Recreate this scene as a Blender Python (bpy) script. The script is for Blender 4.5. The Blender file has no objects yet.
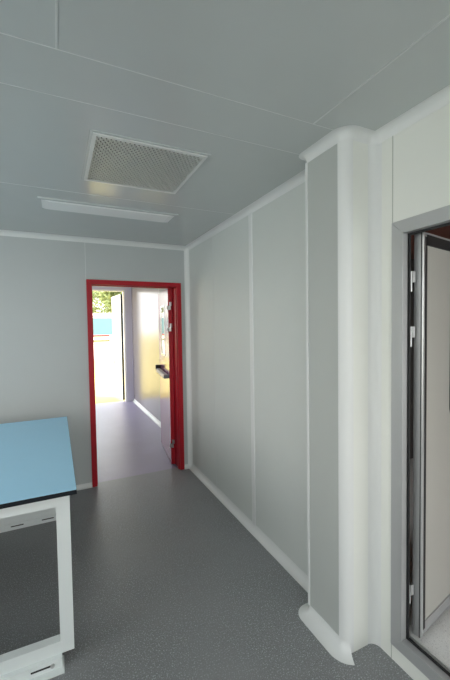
import bpy, bmesh, math, random
from mathutils import Vector, Matrix
random.seed(7)
C = bpy.context.scene.collection
S = bpy.context.scene
PI = math.pi

# ------------------------------------------------------------------ camera
H = 1.6
yaw, pitch, roll, fpx = 0.4447, -0.0378, -0.0151, 354.75
F0 = Vector((math.sin(yaw), math.cos(yaw), 0)); R0 = Vector((math.cos(yaw), -math.sin(yaw), 0)); U0 = Vector((0, 0, 1))
Fv = F0*math.cos(pitch) + U0*math.sin(pitch)
Uv = U0*math.cos(pitch) - F0*math.sin(pitch)
Rv = R0*math.cos(roll) + Uv*math.sin(roll)
Uv = Uv*math.cos(roll) - R0*math.sin(roll)
cam = bpy.data.cameras.new('camera'); co = bpy.data.objects.new('camera', cam); C.objects.link(co)
co.matrix_world = Matrix(((Rv.x, Uv.x, -Fv.x, 0), (Rv.y, Uv.y, -Fv.y, 0), (Rv.z, Uv.z, -Fv.z, H), (0, 0, 0, 1)))
cam.sensor_fit = 'VERTICAL'; cam.sensor_height = 24.0; cam.lens = 24.0*fpx/680.0
cam.clip_start = 0.02; cam.clip_end = 500
S.camera = co

# ------------------------------------------------------------------ world, sun, exposure
S.view_settings.view_transform = 'Standard'; S.view_settings.look = 'None'
S.view_settings.gamma = 1; S.view_settings.use_curve_mapping = False
S.view_settings.exposure = 1.12
W = bpy.data.worlds.new('sky'); S.world = W; W.use_nodes = True
wn = W.node_tree.nodes; wl = W.node_tree.links
bg = wn['Background']
tc = wn.new('ShaderNodeTexCoord'); sx = wn.new('ShaderNodeSeparateXYZ'); cr = wn.new('ShaderNodeValToRGB')
wl.new(tc.outputs['Generated'], sx.inputs[0]); wl.new(sx.outputs['Z'], cr.inputs[0]); wl.new(cr.outputs[0], bg.inputs[0])
cr.color_ramp.elements[0].position = 0.0; cr.color_ramp.elements[0].color = (0.98, 0.97, 0.94, 1)
cr.color_ramp.elements[1].position = 0.6; cr.color_ramp.elements[1].color = (0.82, 0.88, 0.92, 1)
bg.inputs[1].default_value = 2.6
sl = bpy.data.lights.new('sun', 'SUN'); sl.energy = 2.8; sl.angle = math.radians(1.0); sl.color = (1.0, 0.95, 0.85)
so = bpy.data.objects.new('sun', sl); C.objects.link(so)
so.rotation_euler = Vector((-0.45, 0.35, -0.9)).to_track_quat('-Z', 'Y').to_euler()

def portal(loc, rot, w, h):      # sampling guides at the modelled openings: they give no light of their own
    l = bpy.data.lights.new('window_portal', 'AREA'); l.shape = 'RECTANGLE'; l.size = w; l.size_y = h; l.energy = 1
    l.cycles.is_portal = True
    o = bpy.data.objects.new('window_portal', l); C.objects.link(o); o.location = loc; o.rotation_euler = rot

# room numbers
HC = 2.4956; YB = 3.79; XF = 1.36; XN = 1.405; XL = -2.7; YS = -2.4
CX = 1.22; CY0 = 1.252; CY1 = 1.535       # pilaster: left face x, near face y, far face y
COR = 1.51; YE = 7.85; CORL = -0.35
portal((XL-0.05, 1.5, 1.6), (0, -PI/2, 0), 1.4, 3.0)
portal((-0.3, YS-0.05, 1.6), (PI/2, 0, 0), 2.6, 1.4)
portal((0.9, YE+0.05, 1.2), (-PI/2, 0, 0), 0.86, 2.4)
portal((CORL-0.05, 6.6, 1.6), (0, -PI/2, 0), 1.3, 1.35)
portal((2.9, -1.95, 1.25), (PI/2, 0, 0), 2.2, 1.5)

# ------------------------------------------------------------------ helpers
def tag(o, label=None, cat=None, group=None, kind=None):
    if label: o['label'] = label
    if cat: o['category'] = cat
    if group: o['group'] = group
    if kind: o['kind'] = kind
    return o
def obj(name, bm, m, parent=None, smooth=False, bevel=0):
    bmesh.ops.recalc_face_normals(bm, faces=bm.faces)
    me = bpy.data.meshes.new(name); bm.to_mesh(me); bm.free()
    me.materials.append(m)
    if smooth: me.shade_smooth()
    o = bpy.data.objects.new(name, me); C.objects.link(o)
    if bevel:
        b = o.modifiers.new('bevel', 'BEVEL'); b.width = bevel; b.segments = 2; b.limit_method = 'ANGLE'
    if parent:
        o.parent = parent
        o.matrix_parent_inverse = Matrix.Translation(-parent.location) if parent.type == 'EMPTY' and parent.parent is None and not any(parent.rotation_euler) else Matrix()
    return o
def empty(name, loc, rz=0):
    o = bpy.data.objects.new(name, None); C.objects.link(o); o.location = loc; o.rotation_euler = (0, 0, rz)
    o.empty_display_size = 0.05
    return o
def box(bm, x0, x1, y0, y1, z0, z1):
    v = [bm.verts.new(p) for p in ((x0,y0,z0),(x1,y0,z0),(x1,y1,z0),(x0,y1,z0),(x0,y0,z1),(x1,y0,z1),(x1,y1,z1),(x0,y1,z1))]
    for f in ((3,2,1,0),(4,5,6,7),(0,1,5,4),(1,2,6,5),(2,3,7,6),(3,0,4,7)): bm.faces.new([v[i] for i in f])
    return v
def B(*bs):
    bm = bmesh.new()
    for b in bs: box(bm, *b)
    return bm
def prism(bm, pts, axis, a0, a1):
    """extrude a closed 2D outline along an axis"""
    def P(p, a): return {0: (a, p[0], p[1]), 1: (p[0], a, p[1]), 2: (p[0], p[1], a)}[axis]
    lo = [bm.verts.new(P(p, a0)) for p in pts]; hi = [bm.verts.new(P(p, a1)) for p in pts]
    n = len(pts)
    for i in range(n): bm.faces.new((lo[i], lo[(i+1) % n], hi[(i+1) % n], hi[i]))
    bm.faces.new(lo); bm.faces.new(list(reversed(hi)))
def cyl(bm, p0, p1, r, n=16, r1=None):
    p0 = Vector(p0); p1 = Vector(p1); d = (p1-p0).normalized()
    a = d.orthogonal().normalized(); b = d.cross(a)
    r1 = r if r1 is None else r1
    A = [bm.verts.new(p0 + (a*math.cos(t)+b*math.sin(t))*r) for t in [2*PI*i/n for i in range(n)]]
    D = [bm.verts.new(p1 + (a*math.cos(t)+b*math.sin(t))*r1) for t in [2*PI*i/n for i in range(n)]]
    for i in range(n): bm.faces.new((A[i], A[(i+1) % n], D[(i+1) % n], D[i]))
    bm.faces.new(A); bm.faces.new(D)
def frame_rect(bm, axis, a0, a1, u0, u1, v0, v1, w, sides='lrtb'):
    """four mitred members round a rectangle; axis 1: u=x, axis 0: u=y"""
    def q(pts): prism(bm, pts, axis, a0, a1)
    b = w if 'b' in sides else 0; t = w if 't' in sides else 0
    if 'l' in sides: q([(u0, v0), (u0+w, v0+b), (u0+w, v1-t), (u0, v1)])
    if 'r' in sides: q([(u1, v0), (u1-w, v0+b), (u1-w, v1-t), (u1, v1)])
    if 't' in sides: q([(u0, v1), (u1, v1), (u1-w, v1-w), (u0+w, v1-w)])
    if 'b' in sides: q([(u0, v0), (u1, v0), (u1-w, v0+w), (u0+w, v0+w)])
def sweep(bm, path, prof):
    """path: list of (point, outward normal); prof: closed list of (offset, z)"""
    rings = [[bm.verts.new((p[0]+n[0]*o, p[1]+n[1]*o, z)) for o, z in prof] for p, n in path]
    k = len(prof)
    for a, b in zip(rings, rings[1:]):
        for i in range(k):
            try: bm.faces.new((a[i], a[(i+1) % k], b[(i+1) % k], b[i]))
            except ValueError: pass
    bm.faces.new(rings[0]); bm.faces.new(list(reversed(rings[-1])))
def cove_prof(w, h, z0, up):
    """concave quarter between a wall and floor (up=1) or ceiling (up=-1)"""
    pts = [(-0.002, z0), (w, z0)]
    for i in range(0, 11):
        t = i/10*PI/2
        pts.append((w*(1-math.sin(t))+0.0015, z0+up*(h*(1-math.cos(t))+0.0015)))
    pts.append((-0.002, z0+up*(h+0.002)))
    return pts
def straight(p0, p1, n): return [(p0, n), (p1, n)]

# ------------------------------------------------------------------ materials
def mat(name, col, rough=0.5, metal=0.0, coat=0.0, coat_rough=0.1, noise=0.0, nscale=6.0, bump=0.0, spec=0.5, bscale=250.0):
    m = bpy.data.materials.new(name); m.use_nodes = True; nt = m.node_tree; b = nt.nodes['Principled BSDF']
    b.inputs['Base Color'].default_value = (*col, 1); b.inputs['Roughness'].default_value = rough
    b.inputs['Metallic'].default_value = metal; b.inputs['Coat Weight'].default_value = coat
    b.inputs['Coat Roughness'].default_value = coat_rough; b.inputs['Specular IOR Level'].default_value = spec
    g = nt.nodes.new('ShaderNodeNewGeometry')
    n = nt.nodes.new('ShaderNodeTexNoise'); n.inputs['Scale'].default_value = nscale; n.inputs['Detail'].default_value = 3
    nt.links.new(g.outputs['Position'], n.inputs['Vector'])
    mx = nt.nodes.new('ShaderNodeMix'); mx.data_type = 'RGBA'
    mx.inputs['A'].default_value = (*[c*(1-noise) for c in col], 1); mx.inputs['B'].default_value = (*[min(1, c*(1+noise)) for c in col], 1)
    nt.links.new(n.outputs['Fac'], mx.inputs['Factor']); nt.links.new(mx.outputs['Result'], b.inputs['Base Color'])
    if bump:
        n2 = nt.nodes.new('ShaderNodeTexNoise'); n2.inputs['Scale'].default_value = bscale
        nt.links.new(g.outputs['Position'], n2.inputs['Vector'])
        bp = nt.nodes.new('ShaderNodeBump'); bp.inputs['Strength'].default_value = bump; bp.inputs['Distance'].default_value = 0.002
        nt.links.new(n2.outputs['Fac'], bp.inputs['Height']); nt.links.new(bp.outputs['Normal'], b.inputs['Normal'])
    return m
def vinyl(name, base, light, dark, rough=0.32):
    m = mat(name, base, rough); nt = m.node_tree; b = nt.nodes['Principled BSDF']
    g = nt.nodes.new('ShaderNodeNewGeometry')
    def layer(prev, scale, lo, hi, colr):
        v = nt.nodes.new('ShaderNodeTexNoise'); v.inputs['Scale'].default_value = scale; v.inputs['Detail'].default_value = 2
        nt.links.new(g.outputs['Position'], v.inputs['Vector'])
        r = nt.nodes.new('ShaderNodeMapRange'); r.inputs['From Min'].default_value = lo; r.inputs['From Max'].default_value = hi
        nt.links.new(v.outputs['Fac'], r.inputs['Value'])
        mx = nt.nodes.new('ShaderNodeMix'); mx.data_type = 'RGBA'
        nt.links.new(prev, mx.inputs['A']); mx.inputs['B'].default_value = (*colr, 1)
        nt.links.new(r.outputs['Result'], mx.inputs['Factor']); return mx.outputs['Result']
    base_out = b.inputs['Base Color'].links[0].from_socket
    o = layer(base_out, 150, 0.56, 0.66, light)
    o = layer(o, 190, 0.57, 0.68, dark)
    o = layer(o, 2.2, 0.45, 0.85, tuple(c*1.18 for c in base))
    nt.links.new(o, b.inputs['Base Color'])
    n2 = nt.nodes.new('ShaderNodeTexNoise'); n2.inputs['Scale'].default_value = 260
    nt.links.new(g.outputs['Position'], n2.inputs['Vector'])
    bp = nt.nodes.new('ShaderNodeBump'); bp.inputs['Strength'].default_value = 0.12; bp.inputs['Distance'].default_value = 0.001
    nt.links.new(n2.outputs['Fac'], bp.inputs['Height']); nt.links.new(bp.outputs['Normal'], b.inputs['Normal'])
    return m
def glass(name):
    m = bpy.data.materials.new(name); m.use_nodes = True; nt = m.node_tree
    b = nt.nodes['Principled BSDF']; b.inputs['Transmission Weight'].default_value = 1; b.inputs['Roughness'].default_value = 0.0
    b.inputs['IOR'].default_value = 1.5; b.inputs['Base Color'].default_value = (0.95, 0.98, 0.97, 1); b.inputs['Thin Film Thickness'].default_value = 0
    return m
M = {}
M['ceiling'] = mat('ceiling_panel_paint', (0.58, 0.61, 0.60), 0.2, noise=0.02, spec=0.5)
M['wall'] = mat('wall_panel_paint', (0.635, 0.66, 0.63), 0.5, noise=0.015)
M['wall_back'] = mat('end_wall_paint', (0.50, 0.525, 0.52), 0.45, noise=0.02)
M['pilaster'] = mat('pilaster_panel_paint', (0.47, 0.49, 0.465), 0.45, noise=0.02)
M['lav'] = mat('skylight_tinted_wall', (0.60, 0.57, 0.68), 0.5)  # lilac cast of the skylight put into the end wall colour
M['wall_warm'] = mat('wall_panel_cream', (0.775, 0.785, 0.735), 0.55, noise=0.02)
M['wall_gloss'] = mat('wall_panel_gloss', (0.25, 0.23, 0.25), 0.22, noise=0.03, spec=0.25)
M['trim'] = mat('white_coving_plastic', (0.745, 0.755, 0.74), 0.42)
M['seal'] = mat('pale_sealant', (0.66, 0.68, 0.67), 0.6)
M['seam'] = mat('panel_joint_dark', (0.45, 0.46, 0.42), 0.7)
M['floor'] = vinyl('speckled_vinyl', (0.225, 0.227, 0.232), (0.46, 0.51, 0.51), (0.14, 0.142, 0.145), 0.42)
M['floor_skytint'] = vinyl('skylight_tinted_vinyl', (0.27, 0.24, 0.345), (0.50, 0.47, 0.57), (0.22, 0.20, 0.27), 0.38)  # corridor's blue skylight tint is put into this vinyl colour
M['floor2'] = vinyl('pale_vinyl', (0.78, 0.79, 0.77), (0.85, 0.85, 0.83), (0.58, 0.58, 0.57))
M['red'] = mat('red_paint', (0.40, 0.008, 0.018), 0.42, noise=0.03, spec=0.3)
M['leafred'] = mat('red_door_lilac_sheen', (0.33, 0.15, 0.25), 0.16, spec=0.1, noise=0.02)  # lilac reflection of the corridor floor is mixed into the red
M['alu'] = mat('brushed_aluminium', (0.44, 0.445, 0.445), 0.45, metal=0.4, noise=0.04)
M['alu_light'] = mat('light_aluminium', (0.70, 0.71, 0.71), 0.35, metal=0.7)
M['leafpanel'] = mat('grey_door_laminate', (0.46, 0.45, 0.41), 0.5)
M['black'] = mat('black_rubber', (0.012, 0.012, 0.013), 0.55)
M['steel'] = mat('satin_steel', (0.62, 0.62, 0.60), 0.3, metal=0.9)
M['blue'] = mat('blue_laminate', (0.44, 0.76, 0.98), 0.5, spec=0.3, noise=0.015)
M['tableblack'] = mat('black_core_edge', (0.008, 0.011, 0.016), 0.6, spec=0.25)
M['frame'] = mat('pale_grey_powder_coat', (0.80, 0.84, 0.83), 0.45)
M['darkslot'] = mat('slot_dark', (0.03, 0.03, 0.03), 0.8)
M['grille'] = mat('grille_aluminium', (0.70, 0.71, 0.67), 0.35, metal=0.1)
M['duct'] = mat('duct_interior', (0.025, 0.025, 0.022), 0.8)
M['diff'] = mat('opal_diffuser', (0.93, 0.94, 0.92), 0.25)
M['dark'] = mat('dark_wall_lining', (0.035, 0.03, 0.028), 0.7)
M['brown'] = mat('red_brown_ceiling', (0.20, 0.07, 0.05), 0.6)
M['roomwall'] = mat('side_room_paint', (0.30, 0.28, 0.25), 0.6)
M['ground'] = mat('sandy_ground', (0.64, 0.50, 0.15), 0.9, noise=0.08, nscale=1.5)
M['paving_bounce'] = mat('bounce_paving', (0.52, 0.54, 0.53), 0.85, noise=0.08, nscale=2)  # unseen ground, grey so that bounce light through the windows stays neutral
M['fblue'] = mat('pale_blue_sheet', (0.095, 0.20, 0.235), 0.5, noise=0.12, nscale=1.5)
M['white'] = mat('white_paint', (0.82, 0.80, 0.80), 0.5)
M['fred'] = mat('red_stripe_paint', (0.28, 0.03, 0.02), 0.5)
M['olive'] = mat('olive_plastic', (0.13, 0.12, 0.03), 0.6)
M['bark'] = mat('tree_bark', (0.12, 0.09, 0.06), 0.9, noise=0.2)
M['leaf'] = mat('tree_leaves', (0.17, 0.20, 0.06), 0.7, noise=0.4, nscale=2.0)
M['glass'] = glass('clear_glass')

def struct(name, bm, m, label, cat, **k):
    return tag(obj(name, bm, m, **k), label, cat, kind='structure')

# ------------------------------------------------------------------ shell: main room
struct('floor', B((XL, XN+0.07, YS, YB+0.06, -0.08, 0)), M['floor'], 'speckled grey vinyl floor of the room', 'floor')
struct('floor_corridor', B((CORL, COR+0.1, YB+0.06, YE+0.1, -0.08, 0)), M['floor_skytint'], 'vinyl floor of the corridor beyond the red door, lilac skylight tint in its colour', 'floor')
struct('ceiling', B((XL, XN+0.07, YS, YB+0.1, HC, HC+0.08)), M['ceiling'], 'grey panelled ceiling of the room with pale sealed joints', 'ceiling')
DX0, DX1, DZ = 0.288, 1.2645, 2.0876
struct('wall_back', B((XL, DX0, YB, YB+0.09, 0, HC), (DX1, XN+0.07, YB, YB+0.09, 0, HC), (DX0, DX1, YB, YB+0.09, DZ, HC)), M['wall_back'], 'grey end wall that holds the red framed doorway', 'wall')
struct('wall_right', B((XF, XN+0.07, CY1, YB, 0, HC)), M['wall'], 'pale grey panelled right wall between the pilaster and the red door', 'wall')
SY0, SY1, SZ0, SZ1 = 0.235, 1.147, 0.078, 2.060
struct('wall_near_right', B((XN, XN+0.07, SY1, CY1, 0, HC), (XN, XN+0.07, YS, SY0, 0, HC), (XN, XN+0.07, SY0, SY1, SZ1, HC), (XN, XN+0.07, SY0, SY1, 0, SZ0)), M['wall_warm'], 'cream wall panel around the aluminium framed door on the right', 'wall')
# pilaster (boxed column) with a rounded near corner, on the right wall
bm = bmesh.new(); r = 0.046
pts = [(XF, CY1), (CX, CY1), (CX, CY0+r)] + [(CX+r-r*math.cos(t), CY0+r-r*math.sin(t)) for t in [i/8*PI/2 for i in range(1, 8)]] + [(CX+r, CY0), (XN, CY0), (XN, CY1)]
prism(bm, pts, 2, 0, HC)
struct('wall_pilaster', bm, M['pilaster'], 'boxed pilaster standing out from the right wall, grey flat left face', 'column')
# windows behind the camera
WY0, WY1 = 0.0, 3.0
struct('wall_left', B((XL-0.1, XL, YS, WY0, 0, HC), (XL-0.1, XL, WY1, YB, 0, HC), (XL-0.1, XL, WY0, WY1, 0, 0.95), (XL-0.1, XL, WY0, WY1, 2.42, HC)), M['wall'], 'window wall on the left, out of the picture', 'wall')
struct('wall_front', B((XL, -1.6, YS-0.1, YS, 0, HC), (1.0, XN, YS-0.1, YS, 0, HC), (-1.6, 1.0, YS-0.1, YS, 0, 0.9), (-1.6, 1.0, YS-0.1, YS, 2.42, HC)), M['wall'], 'window wall behind the viewer', 'wall')
bm = bmesh.new(); frame_rect(bm, 0, XL-0.08, XL-0.02, WY0, WY1, 0.95, 2.42, 0.05)
box(bm, XL-0.07, XL-0.03, 1.47, 1.53, 1.0, 2.37)
struct('window_1', bm, M['white'], 'wide white window in the left wall, out of the picture', 'window')
bm = bmesh.new(); frame_rect(bm, 1, YS-0.08, YS-0.02, -1.6, 1.0, 0.9, 2.42, 0.05)
box(bm, -0.33, -0.27, YS-0.07, YS-0.03, 0.95, 2.37)
struct('window_2', bm, M['white'], 'white window in the wall behind the viewer', 'window')

# ------------------------------------------------------------------ covings and trims
cw = 0.042
n_t = [0]
def trim(bm, label, m=None, smooth=True, name=None, cat='trim'):
    n_t[0] += 1
    o = struct(name or 'trim_%d' % n_t[0], bm, m or M['trim'], label, cat)
    if smooth: o.data.shade_smooth(); e = o.modifiers.new('es', 'EDGE_SPLIT'); e.split_angle = math.radians(35)
    return o
top = cove_prof(cw, cw, HC, -1)
bm = bmesh.new(); sweep(bm, straight((XL, YB), (XF, YB), (0, -1)), top)
trim(bm, 'white ceiling coving along the end wall above the red door')
bm = bmesh.new(); sweep(bm, straight((XF, YB), (XF, CY1), (-1, 0)), top)
trim(bm, 'white ceiling coving along the right wall beyond the pilaster')
# round the pilaster and on along the near wall
def corner_path(last=90):
    p = []
    rf = 0.02
    p.append(((XF, CY1), (0, 1)))
    for i in range(9):
        t = i/8*PI/2
        p.append(((CX+rf-rf*math.sin(t), CY1-rf+rf*math.cos(t)), (-math.sin(t), math.cos(t))))
    for i in range(13):
        t = i/12*math.radians(last)
        p.append(((CX+r-r*math.cos(t), CY0+r-r*math.sin(t)), (-math.cos(t), -math.sin(t))))
    return p
q = 0.044
pth = corner_path()
for i in range(13):
    t = i/12*PI/2
    cxx, cyy = XN-q, CY0-q
    pth.append(((cxx+q*math.sin(t), cyy+q*math.cos(t)), (-math.sin(t), -math.cos(t))))
pth.append(((XN, YS), (-1, 0)))
bm = bmesh.new(); sweep(bm, pth, top)
trim(bm, 'white rounded ceiling coving wrapping the pilaster head and the near wall')
# floor coves
base = cove_prof(0.045, 0.05, 0, 1)
bm = bmesh.new(); sweep(bm, straight((XF, YB), (XF, CY1), (-1, 0)), base)
trim(bm, 'white floor coving at the foot of the right wall', name='baseboard_right', cat='baseboard')
bm = bmesh.new(); sweep(bm, straight((XL, YB), (DX0, YB), (0, -1)), cove_prof(0.035, 0.04, 0, 1)); 
trim(bm, 'white floor coving at the foot of the end wall left of the red door', name='baseboard_back', cat='baseboard')
bm = bmesh.new(); sweep(bm, straight((DX1, YB), (XF, YB), (0, -1)), cove_prof(0.035, 0.04, 0, 1))
trim(bm, 'short white floor coving between the red door frame and the corner', name='baseboard_corner', cat='baseboard')
bm = bmesh.new(); sweep(bm, corner_path(66), cove_prof(0.062, 0.06, 0, 1))
trim(bm, 'white rounded floor coving wrapping the foot of the pilaster, cut off at its near face', name='baseboard_pilaster', cat='baseboard')
# vertical coves and corner pieces
def vcove(cx, cy, sx_, sy_, w):   # concave quarter in an inner corner
    bm = bmesh.new()
    pts = [(cx, cy)] + [(cx+sx_*(w-w*math.sin(t)), cy+sy_*(w-w*math.cos(t))) for t in [i/12*PI/2 for i in range(13)]]
    prism(bm, pts, 2, 0.0, HC-0.002); return bm
trim(vcove(XF, YB, -1, -1, 0.045), 'white upright coving in the corner between end wall and right wall')
trim(vcove(XN, CY0, -1, -1, q), 'white upright coving between the pilaster near face and the near wall')
bm = bmesh.new(); e = 0.002
pts = [(CX-e, CY0+r+0.001)] + [(CX+r-(r+e)*math.cos(t), CY0+r-(r+e)*math.sin(t)) for t in [i/14*PI/2 for i in range(15)]] + [(CX+r+0.001, CY0-e), (CX+r, CY0+0.001)]
pts += [(CX+r-(r-0.002)*math.cos(t), CY0+r-(r-0.002)*math.sin(t)) for t in [i/14*PI/2 for i in range(14, -1, -1)]]
prism(bm, pts, 2, 0.001, HC-cw+0.002)
trim(bm, 'white rounded corner piece up the near edge of the pilaster')
bm = B((CX+r, XN-q, CY0-0.0015, CY0, 0, HC-cw)); 
trim(bm, 'cream flat strip on the near face of the pilaster', M['wall_warm'], smooth=False)
bm = B((CX-0.004, CX, CY1-0.016, CY1, 0.058, HC-cw), (CX, CX+0.02, CY1, CY1+0.004, 0.058, HC-cw))
trim(bm, 'narrow white edge strip up the far edge of the pilaster', smooth=False)
bm = bmesh.new(); prism(bm, [(XF, 2.345), (XF-0.004, 2.349), (XF-0.006, 2.356), (XF-0.006, 2.390), (XF-0.004, 2.397), (XF, 2.401)], 2, 0.05, HC-cw)
trim(bm, 'white upright joint strip in the middle of the right wall', smooth=False)
bm = B((XF-0.0012, XF, 3.085, 3.091, 0.05, HC-cw)); trim(bm, 'faint upright panel joint on the right wall near the red door', M['seal'], smooth=False)
bm = B((0.283, 0.288, YB-0.0012, YB, DZ, HC-cw)); trim(bm, 'faint upright panel joint above the left side of the red door frame', M['seal'], smooth=False)
bm = B((XN-0.0012, XN, SY1-0.001, SY1+0.003, 0.0, HC-cw)); trim(bm, 'thin dark upright joint beside and above the aluminium door frame', M['seam'], smooth=False)
# ceiling joints
hz = HC-0.0015
for bs, lab in (((XL, 1.30, 1.2805, 1.2838, hz, HC), 'pale ceiling joint across the room, just before the pilaster'),
                ((XL, 1.33, 1.534, 1.5363, hz, HC), 'faint ceiling joint across the room between vent and nearer joint'),
                ((XL, 1.33, 2.550, 2.5525, hz, HC), 'faint ceiling joint across the room between vent and light'),
                ((1.058, 1.0655, YS, 1.28, hz, HC), 'pale ceiling joint running towards the viewer beside the right wall'),
                ((0.025, 0.032, YS, 1.28, hz, HC), 'pale ceiling joint running towards the viewer at the top left'),
                ((-1.006, -1.0, YS, 1.28, hz, HC), 'pale ceiling joint farther left, out of the picture')):
    trim(B(bs), lab, M['seal'], smooth=False)

# ------------------------------------------------------------------ corridor beyond the red door
struct('wall_corridor_right', B((COR, COR+0.08, YB+0.09, YE+0.1, 0, HC)), M['wall_gloss'], 'shiny corridor wall mirroring the daylight, beyond the open red door', 'wall')
struct('wall_corridor_left', B((CORL-0.08, CORL, YB+0.09, 5.9, 0, HC), (CORL-0.08, CORL, 7.3, YE+0.1, 0, HC), (CORL-0.08, CORL, 5.9, 7.3, 0, 0.9), (CORL-0.08, CORL, 5.9, 7.3, 2.3, HC)), M['wall'], 'left wall of the corridor hidden behind the end wall', 'wall')
EX0, EX1, EZ = 0.42, 1.365, 2.42
struct('wall_corridor_end', B((CORL, EX0, YE, YE+0.1, 0, HC), (EX1, COR, YE, YE+0.1, 0, HC), (EX0, EX1, YE, YE+0.1, EZ, HC)), M['lav'], 'corridor end wall around the bright way out, lilac skylight tint in its colour', 'wall')
struct('ceiling_corridor', B((CORL, COR+0.08, YB+0.1, YE+0.1, HC, HC+0.08)), M['ceiling'], 'grey ceiling of the corridor', 'ceiling')
bm = bmesh.new(); sweep(bm, straight((COR, YE), (COR, YB+0.09), (-1, 0)), cove_prof(0.045, 0.05, 0, 1))
trim(bm, 'white floor coving along the shiny corridor wall', name='baseboard_corridor', cat='baseboard')
bm = bmesh.new(); prism(bm, [(COR, 5.60), (COR-0.001, 5.60), (COR-0.001, 5.606), (COR, 5.606)], 2, 0.05, HC)
trim(bm, 'thin upright joint on the shiny corridor wall', M['seam'], smooth=False)

bm = bmesh.new(); frame_rect(bm, 0, CORL-0.06, CORL-0.02, 5.9, 7.3, 0.9, 2.3, 0.04)  # added unseen window, brightens the corridor wall, floor and red leaf
struct('window_4_added', bm, M['white'], 'unseen window added to brighten the corridor, in its hidden left wall', 'window')

# ------------------------------------------------------------------ door 1: red, open into the corridor
d1 = empty('door_1', (0.776, YB+0.03, 0)); tag(d1, 'open red door and red frame leading to the bright corridor', 'door', kind='structure')
bm = bmesh.new(); frame_rect(bm, 1, YB-0.028, YB+0.10, DX0, DX1, 0.0, DZ, 0.048, 'lrt')
box(bm, DX0+0.048, DX0+0.056, YB+0.02, YB+0.06, 0, DZ-0.048)      # stop
box(bm, DX1-0.056, DX1-0.048, YB-0.0, YB+0.05, 0, DZ-0.048)
box(bm, DX0+0.056, DX1-0.056, YB+0.02, YB+0.06, DZ-0.056, DZ-0.048)
box(bm, DX1-0.048, DX1, YB+0.1001, YB+0.175, 0, DZ)
box(bm, DX0, DX1-0.0481, YB+0.1001, YB+0.11, DZ-0.03, DZ)
obj('door_frame', bm, M['red'], d1, bevel=0.002)
ang = math.atan2(0.835, 0.109)         # leaf direction in plan
HXY = Vector((1.168, 3.945))
dr = Vector((math.cos(ang), math.sin(ang))); nr = Vector((-dr.y, dr.x))   # nr points to the face we see (left)
def LP(s, n, z): p = HXY + dr*s + nr*n; return (p.x, p.y, z)
def lbox(bm, s0, s1, n0, n1, z0, z1):
    v = [bm.verts.new(LP(s, n, z)) for z in (z0, z1) for s, n in ((s0, n0), (s1, n0), (s1, n1), (s0, n1))]
    for f in ((3,2,1,0),(4,5,6,7),(0,1,5,4),(1,2,6,5),(2,3,7,6),(3,0,4,7)): bm.faces.new([v[i] for i in f])
bm = bmesh.new(); LW = 0.86; LT = 2.05
S0, S1, Z0, Z1 = 0.34, 0.60, 1.26, 1.86
lbox(bm, 0, S0, -0.045, 0, 0.012, LT); lbox(bm, S1, LW, -0.045, 0, 0.012, LT)
lbox(bm, S0, S1, -0.045, 0, 0.012, Z0); lbox(bm, S0, S1, -0.045, 0, Z1, LT)
leaf = obj('door_leaf', bm, M['leafred'], d1, )
tag(leaf, 'glossy leaf mirroring yellow daylight')
bm = bmesh.new(); lbox(bm, -0.002, 0.0, -0.044, -0.001, 0.012, LT); lbox(bm, 0.0, 0.012, 0.0, 0.0015, 0.012, LT)
e1 = obj('edge_strip', bm, M['red'], leaf)
bm = bmesh.new(); lbox(bm, S0, S1, -0.008, -0.002, Z0, Z1); obj('window_pane', bm, M['glass'], leaf)
bm = bmesh.new()
for a in ((S0-0.015, S0+0.004, Z0-0.015, Z1+0.015), (S1-0.004, S1+0.015, Z0-0.015, Z1+0.015)): lbox(bm, a[0], a[1], 0.0, 0.004, a[2], a[3])
for a in ((Z0-0.015, Z0+0.004), (Z1-0.004, Z1+0.015)): lbox(bm, S0+0.004, S1-0.004, 0.0, 0.004, a[0], a[1])
obj('window_bead', bm, M['steel'], leaf)
# panic bar: bar, two end boxes
bm = bmesh.new(); lbox(bm, 0.075, 0.73, 0.013, 0.060, 1.005, 1.055); pb = obj('panic_bar', bm, M['white'], leaf, bevel=0.004)
bm = bmesh.new(); lbox(bm, 0.73, 0.77, 0.0, 0.068, 1.03, 1.10)
obj('panic_bar_lock', bm, M['black'], leaf, bevel=0.01)
bm = bmesh.new(); lbox(bm, 0.045, 0.075, 0.0, 0.058, 1.007, 1.053)
obj('panic_bar_end', bm, mat('grey_plastic', (0.16, 0.16, 0.17), 0.4), leaf, bevel=0.004)
bm = bmesh.new(); lbox(bm, 0.30, 0.36, 0.0, 0.013, 1.01, 1.05); lbox(bm, 0.52, 0.56, 0.0, 0.013, 1.01, 1.05)
obj('panic_bar_bracket', bm, M['black'], leaf)
for z in (1.845, 1.60, 0.255):
    bm = bmesh.new()
    cyl(bm, (HXY.x+0.018, HXY.y-0.014, z-0.045), (HXY.x+0.018, HXY.y-0.014, z+0.045), 0.009, 14)
    box(bm, HXY.x-0.018, HXY.x+0.012, HXY.y-0.0055, HXY.y-0.0025, z-0.045, z+0.0)
    box(bm, HXY.x+0.020, HXY.x+0.036, HXY.y-0.020, HXY.y-0.0165, z+0.0, z+0.045)
    obj('hinge', bm, M['steel'], d1)

# strike plate on the left jamb
obj('strike_plate', B((DX0+0.0482, DX0+0.051, YB-0.01, YB+0.015, 0.98, 1.10)), M['steel'], d1)

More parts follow.
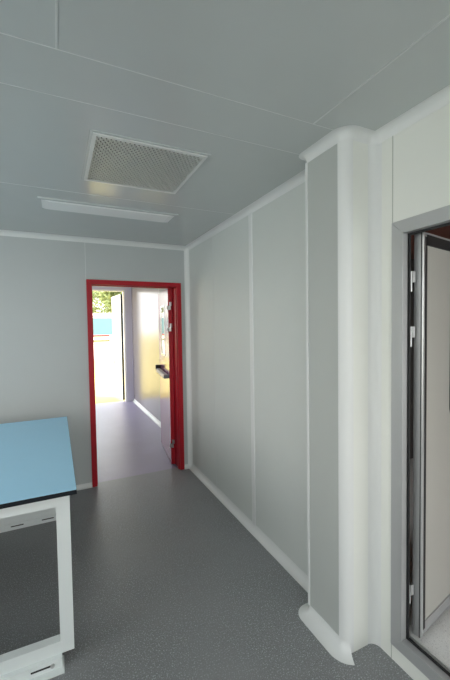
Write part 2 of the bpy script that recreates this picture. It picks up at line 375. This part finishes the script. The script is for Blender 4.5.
# exit door, leaf standing open outside
d3 = empty('door_3', (0.88, YE+0.05, 0)); tag(d3, 'white exit door standing open at the bright end of the corridor', 'door', kind='structure')
bm = bmesh.new(); frame_rect(bm, 1, YE+0.02, YE+0.12, EX0, EX1, 0, EZ, 0.028, 'lrt'); obj('door_frame', bm, M['white'], d3)
a = Vector((1.295, 8.00)); b = Vector((1.225, 8.82)); dd = (b-a).normalized(); nn = Vector((-dd.y, dd.x))
def xb(bm, s0, s1, n0, n1, z0, z1):
    v = []
    for z in (z0, z1):
        for s_, n_ in ((s0, n0), (s1, n0), (s1, n1), (s0, n1)):
            p = a+dd*s_+nn*n_; v.append(bm.verts.new((p.x, p.y, z)))
    for f in ((3,2,1,0),(4,5,6,7),(0,1,5,4),(1,2,6,5),(2,3,7,6),(3,0,4,7)): bm.faces.new([v[i] for i in f])
bm = bmesh.new(); xb(bm, 0, 0.825, -0.045, 0, 0.01, 2.34); lf = obj('door_leaf', bm, M['white'], d3)
bm = bmesh.new(); xb(bm, -0.004, 0.0, -0.043, -0.002, 0.01, 2.34); tag(obj('gasket', bm, M['tableblack'], lf), 'dark seal on the hinge edge')
bm = bmesh.new(); xb(bm, 0.66, 0.70, 0.0, 0.05, 0.75, 1.15); obj('pull_handle', bm, M['white'], lf)
bm = bmesh.new(); xb(bm, 0.40, 0.62, 0.0, 0.05, 2.22, 2.29); obj('door_closer', bm, M['steel'], lf)

# ------------------------------------------------------------------ door 2: aluminium, open into the side room
d2 = empty('door_2', (XN, 0.70, SZ0)); tag(d2, 'open aluminium framed door with grey leaf in the near right wall', 'door', kind='structure')
bm = bmesh.new(); frame_rect(bm, 0, XN-0.008, XN+0.026, SY0, SY1, SZ0, SZ1, 0.058)
obj('door_frame', bm, M['alu'], d2, bevel=0.0015)
bm = bmesh.new(); frame_rect(bm, 0, XN+0.0265, XN+0.084, SY0+0.001, SY1-0.001, SZ0+0.001, SZ1-0.001, 0.022, 'lr')
frame_rect(bm, 0, XN+0.0265, XN+0.033, SY0+0.03, SY1-0.03, SZ0+0.03, SZ1-0.03, 0.038)
obj('frame_gasket', bm, M['black'], d2)
ph = math.radians(10.6)
P0 = Vector((1.484, 1.058)); du = Vector((math.cos(ph), math.sin(ph))); dn = Vector((-du.y, du.x))    # dn: towards +y, into the leaf's thickness
def db(bm, s0, s1, n0, n1, z0, z1):
    v = []
    for z in (z0, z1):
        for s_, n_ in ((s0, n0), (s1, n0), (s1, n1), (s0, n1)):
            p = P0+du*s_+dn*n_; v.append(bm.verts.new((p.x, p.y, z)))
    for f in ((3,2,1,0),(4,5,6,7),(0,1,5,4),(1,2,6,5),(2,3,7,6),(3,0,4,7)): bm.faces.new([v[i] for i in f])
ZL0, ZL1 = 0.140, 2.012; LL = 0.82; wA = 0.050
bm = bmesh.new()
db(bm, wA, LL-wA, 0.008, 0.036, ZL0+wA, 1.12); db(bm, wA, LL-wA, 0.008, 0.042, 1.80, ZL1-wA)
db(bm, wA, 0.325, 0.008, 0.042, 1.12, 1.80); db(bm, 0.64, LL-wA, 0.008, 0.042, 1.12, 1.80)
lf = obj('door_leaf', bm, M['leafpanel'], d2)
bm = bmesh.new()
db(bm, 0.0, 0.018, 0, 0.035, ZL0, ZL1); db(bm, 0.018, wA, 0.004, 0.034, ZL0, ZL1); db(bm, LL-wA, LL, 0, 0.05, ZL0, ZL1)
db(bm, wA, LL-wA, 0.002, 0.048, ZL0, ZL0+wA); db(bm, wA, LL-wA, 0.002, 0.048, ZL1-wA, ZL1)
obj('leaf_edging', bm, M['alu'], lf)
bm = bmesh.new(); db(bm, 0.003, 0.017, -0.005, 0.0, ZL0+0.006, ZL1-0.006); obj('edge_bead', bm, M['alu_light'], lf)
bm = bmesh.new(); db(bm, -0.0008, 0.0, 0.001, 0.005, ZL0, ZL1); obj('edge_gasket', bm, M['black'], lf)
bm = bmesh.new(); db(bm, 0.0185, wA+0.003, 0.0015, 0.008, ZL0+0.02, ZL1-0.02); db(bm, wA, LL-wA, 0.0, 0.008, ZL1-wA-0.006, ZL1-0.010)
obj('panel_gasket', bm, M['black'], lf)
# rounded black gasket of the leaf's window
bm = bmesh.new(); ro, w_ = 0.07, 0.03
def rr(x0, x1, z0, z1, rad, n=8):
    out = []
    for cx_, cz_, a0 in ((x1-rad, z1-rad, 0), (x0+rad, z1-rad, PI/2), (x0+rad, z0+rad, PI), (x1-rad, z0+rad, 1.5*PI)):
        for i in range(n+1):
            t = a0+i/n*PI/2; out.append((cx_+rad*math.cos(t), cz_+rad*math.sin(t)))
    return out
O = rr(0.312, 0.653, 1.107, 1.813, ro); I = rr(0.312+w_, 0.653-w_, 1.107+w_, 1.813-w_, ro-w_*0.6)
def dv(p, n_): k = P0+du*p[0]+dn*n_; return bm.verts.new((k.x, k.y, p[1]))
Of, If, Ob, Ib = [dv(p, -0.003) for p in O], [dv(p, -0.003) for p in I], [dv(p, 0.045) for p in O], [dv(p, 0.045) for p in I]
n = len(O)
for i in range(n):
    j = (i+1) % n
    for f in ((Of[i], Of[j], If[j], If[i]), (Ob[i], Ob[j], Ib[j], Ib[i]), (Of[i], Of[j], Ob[j], Ob[i]), (If[i], If[j], Ib[j], Ib[i])): bm.faces.new(f)
obj('window_gasket', bm, M['black'], lf)
bm = bmesh.new(); db(bm, 0.335, 0.63, 0.02, 0.026, 1.13, 1.79); obj('window_pane', bm, M['glass'], lf)
for z in (1.79, 1.542, 0.345):
    bm = bmesh.new()
    box(bm, 1.432, 1.450, 1.088, 1.099, z-0.045, z+0.002)
    box(bm, 1.448, 1.466, 1.078, 1.088, z-0.004, z+0.045)
    cyl(bm, (1.449, 1.088, z-0.045), (1.449, 1.088, z+0.045), 0.0065, 12)
    for zz in (-0.03, -0.01): cyl(bm, (1.438, 1.0865, z+zz), (1.438, 1.088, z+zz), 0.003, 8)
    obj('hinge', bm, M['alu_light'], d2)

# side room
RX1, RY0, RY1, RH = 4.3, -1.9, 2.6, 2.30
struct('floor_side', B((XN+0.075, RX1, RY0, RY1, 0.05, 0.118)), M['floor2'], 'pale speckled floor of the side room seen through the aluminium door', 'floor')
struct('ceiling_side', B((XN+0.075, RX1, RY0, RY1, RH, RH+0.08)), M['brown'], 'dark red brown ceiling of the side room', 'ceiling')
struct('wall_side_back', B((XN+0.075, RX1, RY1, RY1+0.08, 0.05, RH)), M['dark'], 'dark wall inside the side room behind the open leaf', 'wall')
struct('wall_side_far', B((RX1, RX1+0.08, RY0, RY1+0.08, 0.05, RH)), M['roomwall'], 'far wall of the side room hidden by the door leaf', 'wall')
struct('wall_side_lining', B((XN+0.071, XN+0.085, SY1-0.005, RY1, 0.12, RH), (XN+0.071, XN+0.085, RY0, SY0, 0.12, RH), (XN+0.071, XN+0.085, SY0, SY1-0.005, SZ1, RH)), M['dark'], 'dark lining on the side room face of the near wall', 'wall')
struct('wall_side_front', B((XN+0.075, 1.8, RY0-0.08, RY0, 0.05, RH), (4.0, RX1, RY0-0.08, RY0, 0.05, RH), (1.8, 4.0, RY0-0.08, RY0, 0.05, 0.5), (1.8, 4.0, RY0-0.08, RY0, 2.0, RH)), M['roomwall'], 'wall of the side room around its added window, out of the picture', 'wall')
bm = bmesh.new(); frame_rect(bm, 1, RY0-0.06, RY0-0.02, 1.8, 4.0, 0.5, 2.0, 0.04)  # added unseen window, gives the side room its light
struct('window_3_added', bm, M['white'], 'window added to light the side room, out of the picture', 'window')

# ------------------------------------------------------------------ ceiling vent
vt = empty('ceiling_vent', (0.46, 2.02, HC)); tag(vt, 'square metal grille vent set in the grey ceiling', 'vent')
vx0, vx1, vy0, vy1 = 0.165, 0.757, 1.722, 2.312
bm = bmesh.new(); frame_rect_z = None
def zframe(bm, x0, x1, y0, y1, w, z0, z1, dz=0.0):
    for pts in ([(x0,y0),(x1,y0),(x1-w,y0+w),(x0+w,y0+w)], [(x0,y1),(x1,y1),(x1-w,y1-w),(x0+w,y1-w)], [(x0,y0),(x0+w,y0+w),(x0+w,y1-w),(x0,y1)], [(x1,y0),(x1-w,y0+w),(x1-w,y1-w),(x1,y1)]):
        prism(bm, pts, 2, z0, z1)
zframe(bm, vx0, vx1, vy0, vy1, 0.014, HC-0.005, HC-0.0002)
obj('vent_flange', bm, M['ceiling'], vt)
bm = bmesh.new(); zframe(bm, vx0+0.0141, vx1-0.0141, vy0+0.0141, vy1-0.0141, 0.018, HC-0.011, HC-0.0002)
obj('vent_frame', bm, M['trim'], vt)
ix0, ix1, iy0, iy1 = vx0+0.032, vx1-0.032, vy0+0.032, vy1-0.032
obj('backing', B((ix0, ix1, iy0, iy1, HC-0.0014, HC-0.0004)), M['duct'], vt)
# diagonal mesh of fine bars, clipped to the frame
bm = bmesh.new()
def clip(p, d):
    t0, t1 = -9, 9
    for k, (lo, hi) in enumerate(((ix0, ix1), (iy0, iy1))):
        if abs(d[k]) < 1e-9: continue
        a_, b_ = (lo-p[k])/d[k], (hi-p[k])/d[k]
        t0 = max(t0, min(a_, b_)); t1 = min(t1, max(a_, b_))
    return t0, t1
hb = 0.0031
for sgn in (1, -1):
    d = (math.cos(math.radians(60)), sgn*math.sin(math.radians(60)))
    nx, ny = -d[1], d[0]
    k = -60
    while k < 60:
        p = ((ix0+ix1)/2+nx*k*0.019, (iy0+iy1)/2+ny*k*0.019); k += 1
        t0, t1 = clip(p, d)
        if t1-t0 < 0.012: continue
        a_ = (p[0]+d[0]*t0, p[1]+d[1]*t0); b_ = (p[0]+d[0]*t1, p[1]+d[1]*t1)
        prism(bm, [(a_[0]-nx*hb, a_[1]-ny*hb), (b_[0]-nx*hb, b_[1]-ny*hb), (b_[0]+nx*hb, b_[1]+ny*hb), (a_[0]+nx*hb, a_[1]+ny*hb)], 2, HC-0.0085, HC-0.002)
obj('grille', bm, M['grille'], vt)

# ------------------------------------------------------------------ ceiling light
lt = empty('ceiling_light', (0.41, 2.84, HC)); tag(lt, 'long flat ceiling light, switched off, beyond the vent', 'ceiling light')
lx0, lx1, ly0, ly1 = -0.085, 0.905, 2.72, 2.965
bm = bmesh.new(); zframe(bm, lx0, lx1, ly0, ly1, 0.022, HC-0.012, HC-0.0002); obj('light_frame', bm, M['ceiling'], lt)
bm = bmesh.new()
v = [bm.verts.new(p) for p in ((lx0+0.022, ly0+0.022, HC-0.008), (lx1-0.022, ly0+0.022, HC-0.008), (lx1-0.022, ly1-0.022, HC-0.008), (lx0+0.022, ly1-0.022, HC-0.008),
     (lx0+0.07, ly0+0.04, HC-0.016), (lx1-0.07, ly0+0.04, HC-0.016), (lx1-0.07, ly1-0.03, HC-0.016), (lx0+0.07, ly1-0.03, HC-0.016))]
for f in ((0,1,5,4),(1,2,6,5),(2,3,7,6),(3,0,4,7),(4,5,6,7),(3,2,1,0)): bm.faces.new([v[i] for i in f])
obj('diffuser', bm, M['diff'], lt)

# ------------------------------------------------------------------ table
TH, TX1, TX0, TY0, TY1 = 0.845, 0.067, -1.35, 1.788, 3.335
tb = empty('lab_table', (-0.65, 2.55, 0)); tag(tb, 'white framed table with pale blue top and black edge, cut by the left border', 'table')
obj('tabletop', B((TX0+0.001, TX1-0.001, TY0+0.001, TY1-0.001, TH-0.0015, TH)), M['blue'], tb)
obj('tabletop_edge', B((TX0, TX1, TY0, TY1, TH-0.022, TH-0.0016)), M['tableblack'], tb)
fx0, fx1, fz0, fz1 = TX0+0.04, 0.036, 0.052, TH-0.022
for fy in (1.825, TY1-0.085):
    bm = bmesh.new(); prism_w = 0.055
    frame_rect(bm, 1, fy, fy+0.045, fx0, fx1, fz0, fz1, 0.060)
    o = obj('side_frame', bm, M['frame'], tb)
def slotted(name, y0, y1, z0, z1, face_y, slots, zs):
    bm = bmesh.new(); box(bm, fx0, -0.018, y0, y1, z0, z1)
    o = obj(name, bm, M['frame'], tb, bevel=0.0015)
    for s_ in slots:
        bm = bmesh.new(); prism(bm, rr(s_[0], s_[1], zs-0.004, zs+0.004, 0.0035, 4), 1, face_y-0.0012, face_y+0.0005)
        obj('slot', bm, M['darkslot'], o)
    return o
sl_x = [(-0.15-0.22*i, -0.06-0.22*i) for i in range(6)]
fr = slotted('foot_rail', 1.800, 1.865, 0.006, 0.051, 1.800, sl_x, 0.030)
obj('foot_lip', B((fx0, -0.010, 1.768, 1.865, 0.0, 0.006)), M['frame'], tb)
bm = bmesh.new(); cyl(bm, (-0.060, 1.793, 0.030), (-0.060, 1.800, 0.030), 0.009, 12); obj('bolt', bm, M['steel'], tb)
slotted('rear_foot_rail', TY1-0.09, TY1-0.03, 0.0, 0.051, TY1-0.09, sl_x, 0.03)
# slotted hanging rail under the top, just behind the near frame
slotted('hanging_rail', 1.872, 1.935, fz1-0.062, fz1-0.024, 1.872, [(-0.115-0.2*i, -0.045-0.2*i) for i in range(6)], fz1-0.047)
obj('apron', B((fx0, -0.019, 1.890, 2.0, fz1-0.024, fz1-0.001)), M['frame'], tb)
for x0_ in (fx0, fx1-0.055):
    obj('long_beam', B((x0_, x0_+0.055, 1.871 if x0_ == fx0 else 2.001, TY1-0.086, fz1-0.05, fz1-0.001)), M['frame'], tb)

obj('rear_shade_panel', B((fx0, -0.02, TY1-0.029, TY1-0.012, 0.06, fz1-0.002)), M['frame'], tb)  # unseen panel added to deepen the shade on the floor under the table
obj('end_shade_panel', B((fx0-0.018, fx0-0.001, 1.83, TY1-0.03, 0.06, fz1-0.002)), M['frame'], tb)  # unseen left panel, added to block window light below the top

# ------------------------------------------------------------------ outdoors
struct('ground', B((-60, 60, YE+0.1, 90, -0.12, -0.06)), M['ground'], 'sunlit sandy ground outside the far door', 'ground')
struct('ground_bounce', B((-60, XL-0.12, YS-30, YE+0.1, -0.12, -0.06), (RX1+0.1, 60, YS-30, YE+0.1, -0.12, -0.06), (XL-0.12, RX1+0.1, YS-30, YS-0.2, -0.12, -0.06)), M['paving_bounce'], 'unseen grey ground added outside the windows for neutral bounce light', 'ground')
fn = empty('site_fence', (2.4, 20, -0.06)); tag(fn, 'low pale blue hoarding with white top outside the far door', 'fence')
obj('panel', B((0.2, 7.0, 20.0, 20.06, 1.26, 2.16)), M['fblue'], fn)
obj('top_board', B((0.2, 7.0, 19.98, 20.08, 2.16, 2.42)), M['white'], fn)
obj('red_stripe', B((0.2, 7.0, 19.97, 19.98, 2.22, 2.25)), M['fred'], fn)
obj('lower_board', B((0.2, 7.0, 19.98, 20.08, -0.06, 1.26)), M['white'], fn)
obj('bottom_rail', B((0.2, 2.62, 19.93, 19.98, 1.17, 1.25)), M['fred'], fn)
obj('kick_rail', B((0.2, 2.62, 19.93, 19.98, 0.90, 0.98)), M['olive'], fn)
for tx, ty, rad, hgt, cnt, lab in ((4.3, 27, 2.2, 3.9, 9000, 'full yellow green tree behind the hoarding, right of the pair'), (2.1, 34, 2.0, 3.9, 3200, 'sparser pale green tree behind the hoarding, left of the pair')):
    t = empty('tree', (tx, ty, -0.06)); tag(t, lab, 'tree')
    bm = bmesh.new(); cyl(bm, (tx, ty, -0.06), (tx+0.05, ty, 2.6), 0.14, 10, 0.09)
    for k in range(7):
        aa = k*2.4; cyl(bm, (tx+0.04, ty, 2.0+0.1*k), (tx+math.cos(aa)*rad*0.6, ty+math.sin(aa)*rad*0.6, 3.6+0.25*k), 0.05, 6, 0.015)
    obj('trunk', bm, M['bark'], t)
    bm = bmesh.new()
    lumps = [(Vector((random.gauss(0, .5), random.gauss(0, .5), random.gauss(0, .45)))*rad, rad*random.uniform(.35, .55)) for _ in range(16)]
    for k in range(cnt):
        c, lr = random.choice(lumps)
        d = Vector((random.gauss(0, 1), random.gauss(0, 1), random.gauss(0, 1))).normalized()*lr*random.uniform(.6, 1)
        p = Vector((tx, ty, hgt)) + c + d
        u = Vector((random.gauss(0, 1), random.gauss(0, 1), random.gauss(0, 1))).normalized(); w = u.orthogonal().normalized()
        s_ = random.uniform(.08, .15)
        bm.faces.new([bm.verts.new(p+u*s_), bm.verts.new(p+w*s_*.5), bm.verts.new(p-u*s_), bm.verts.new(p-w*s_*.5)])
    obj('foliage', bm, M['leaf'], t)
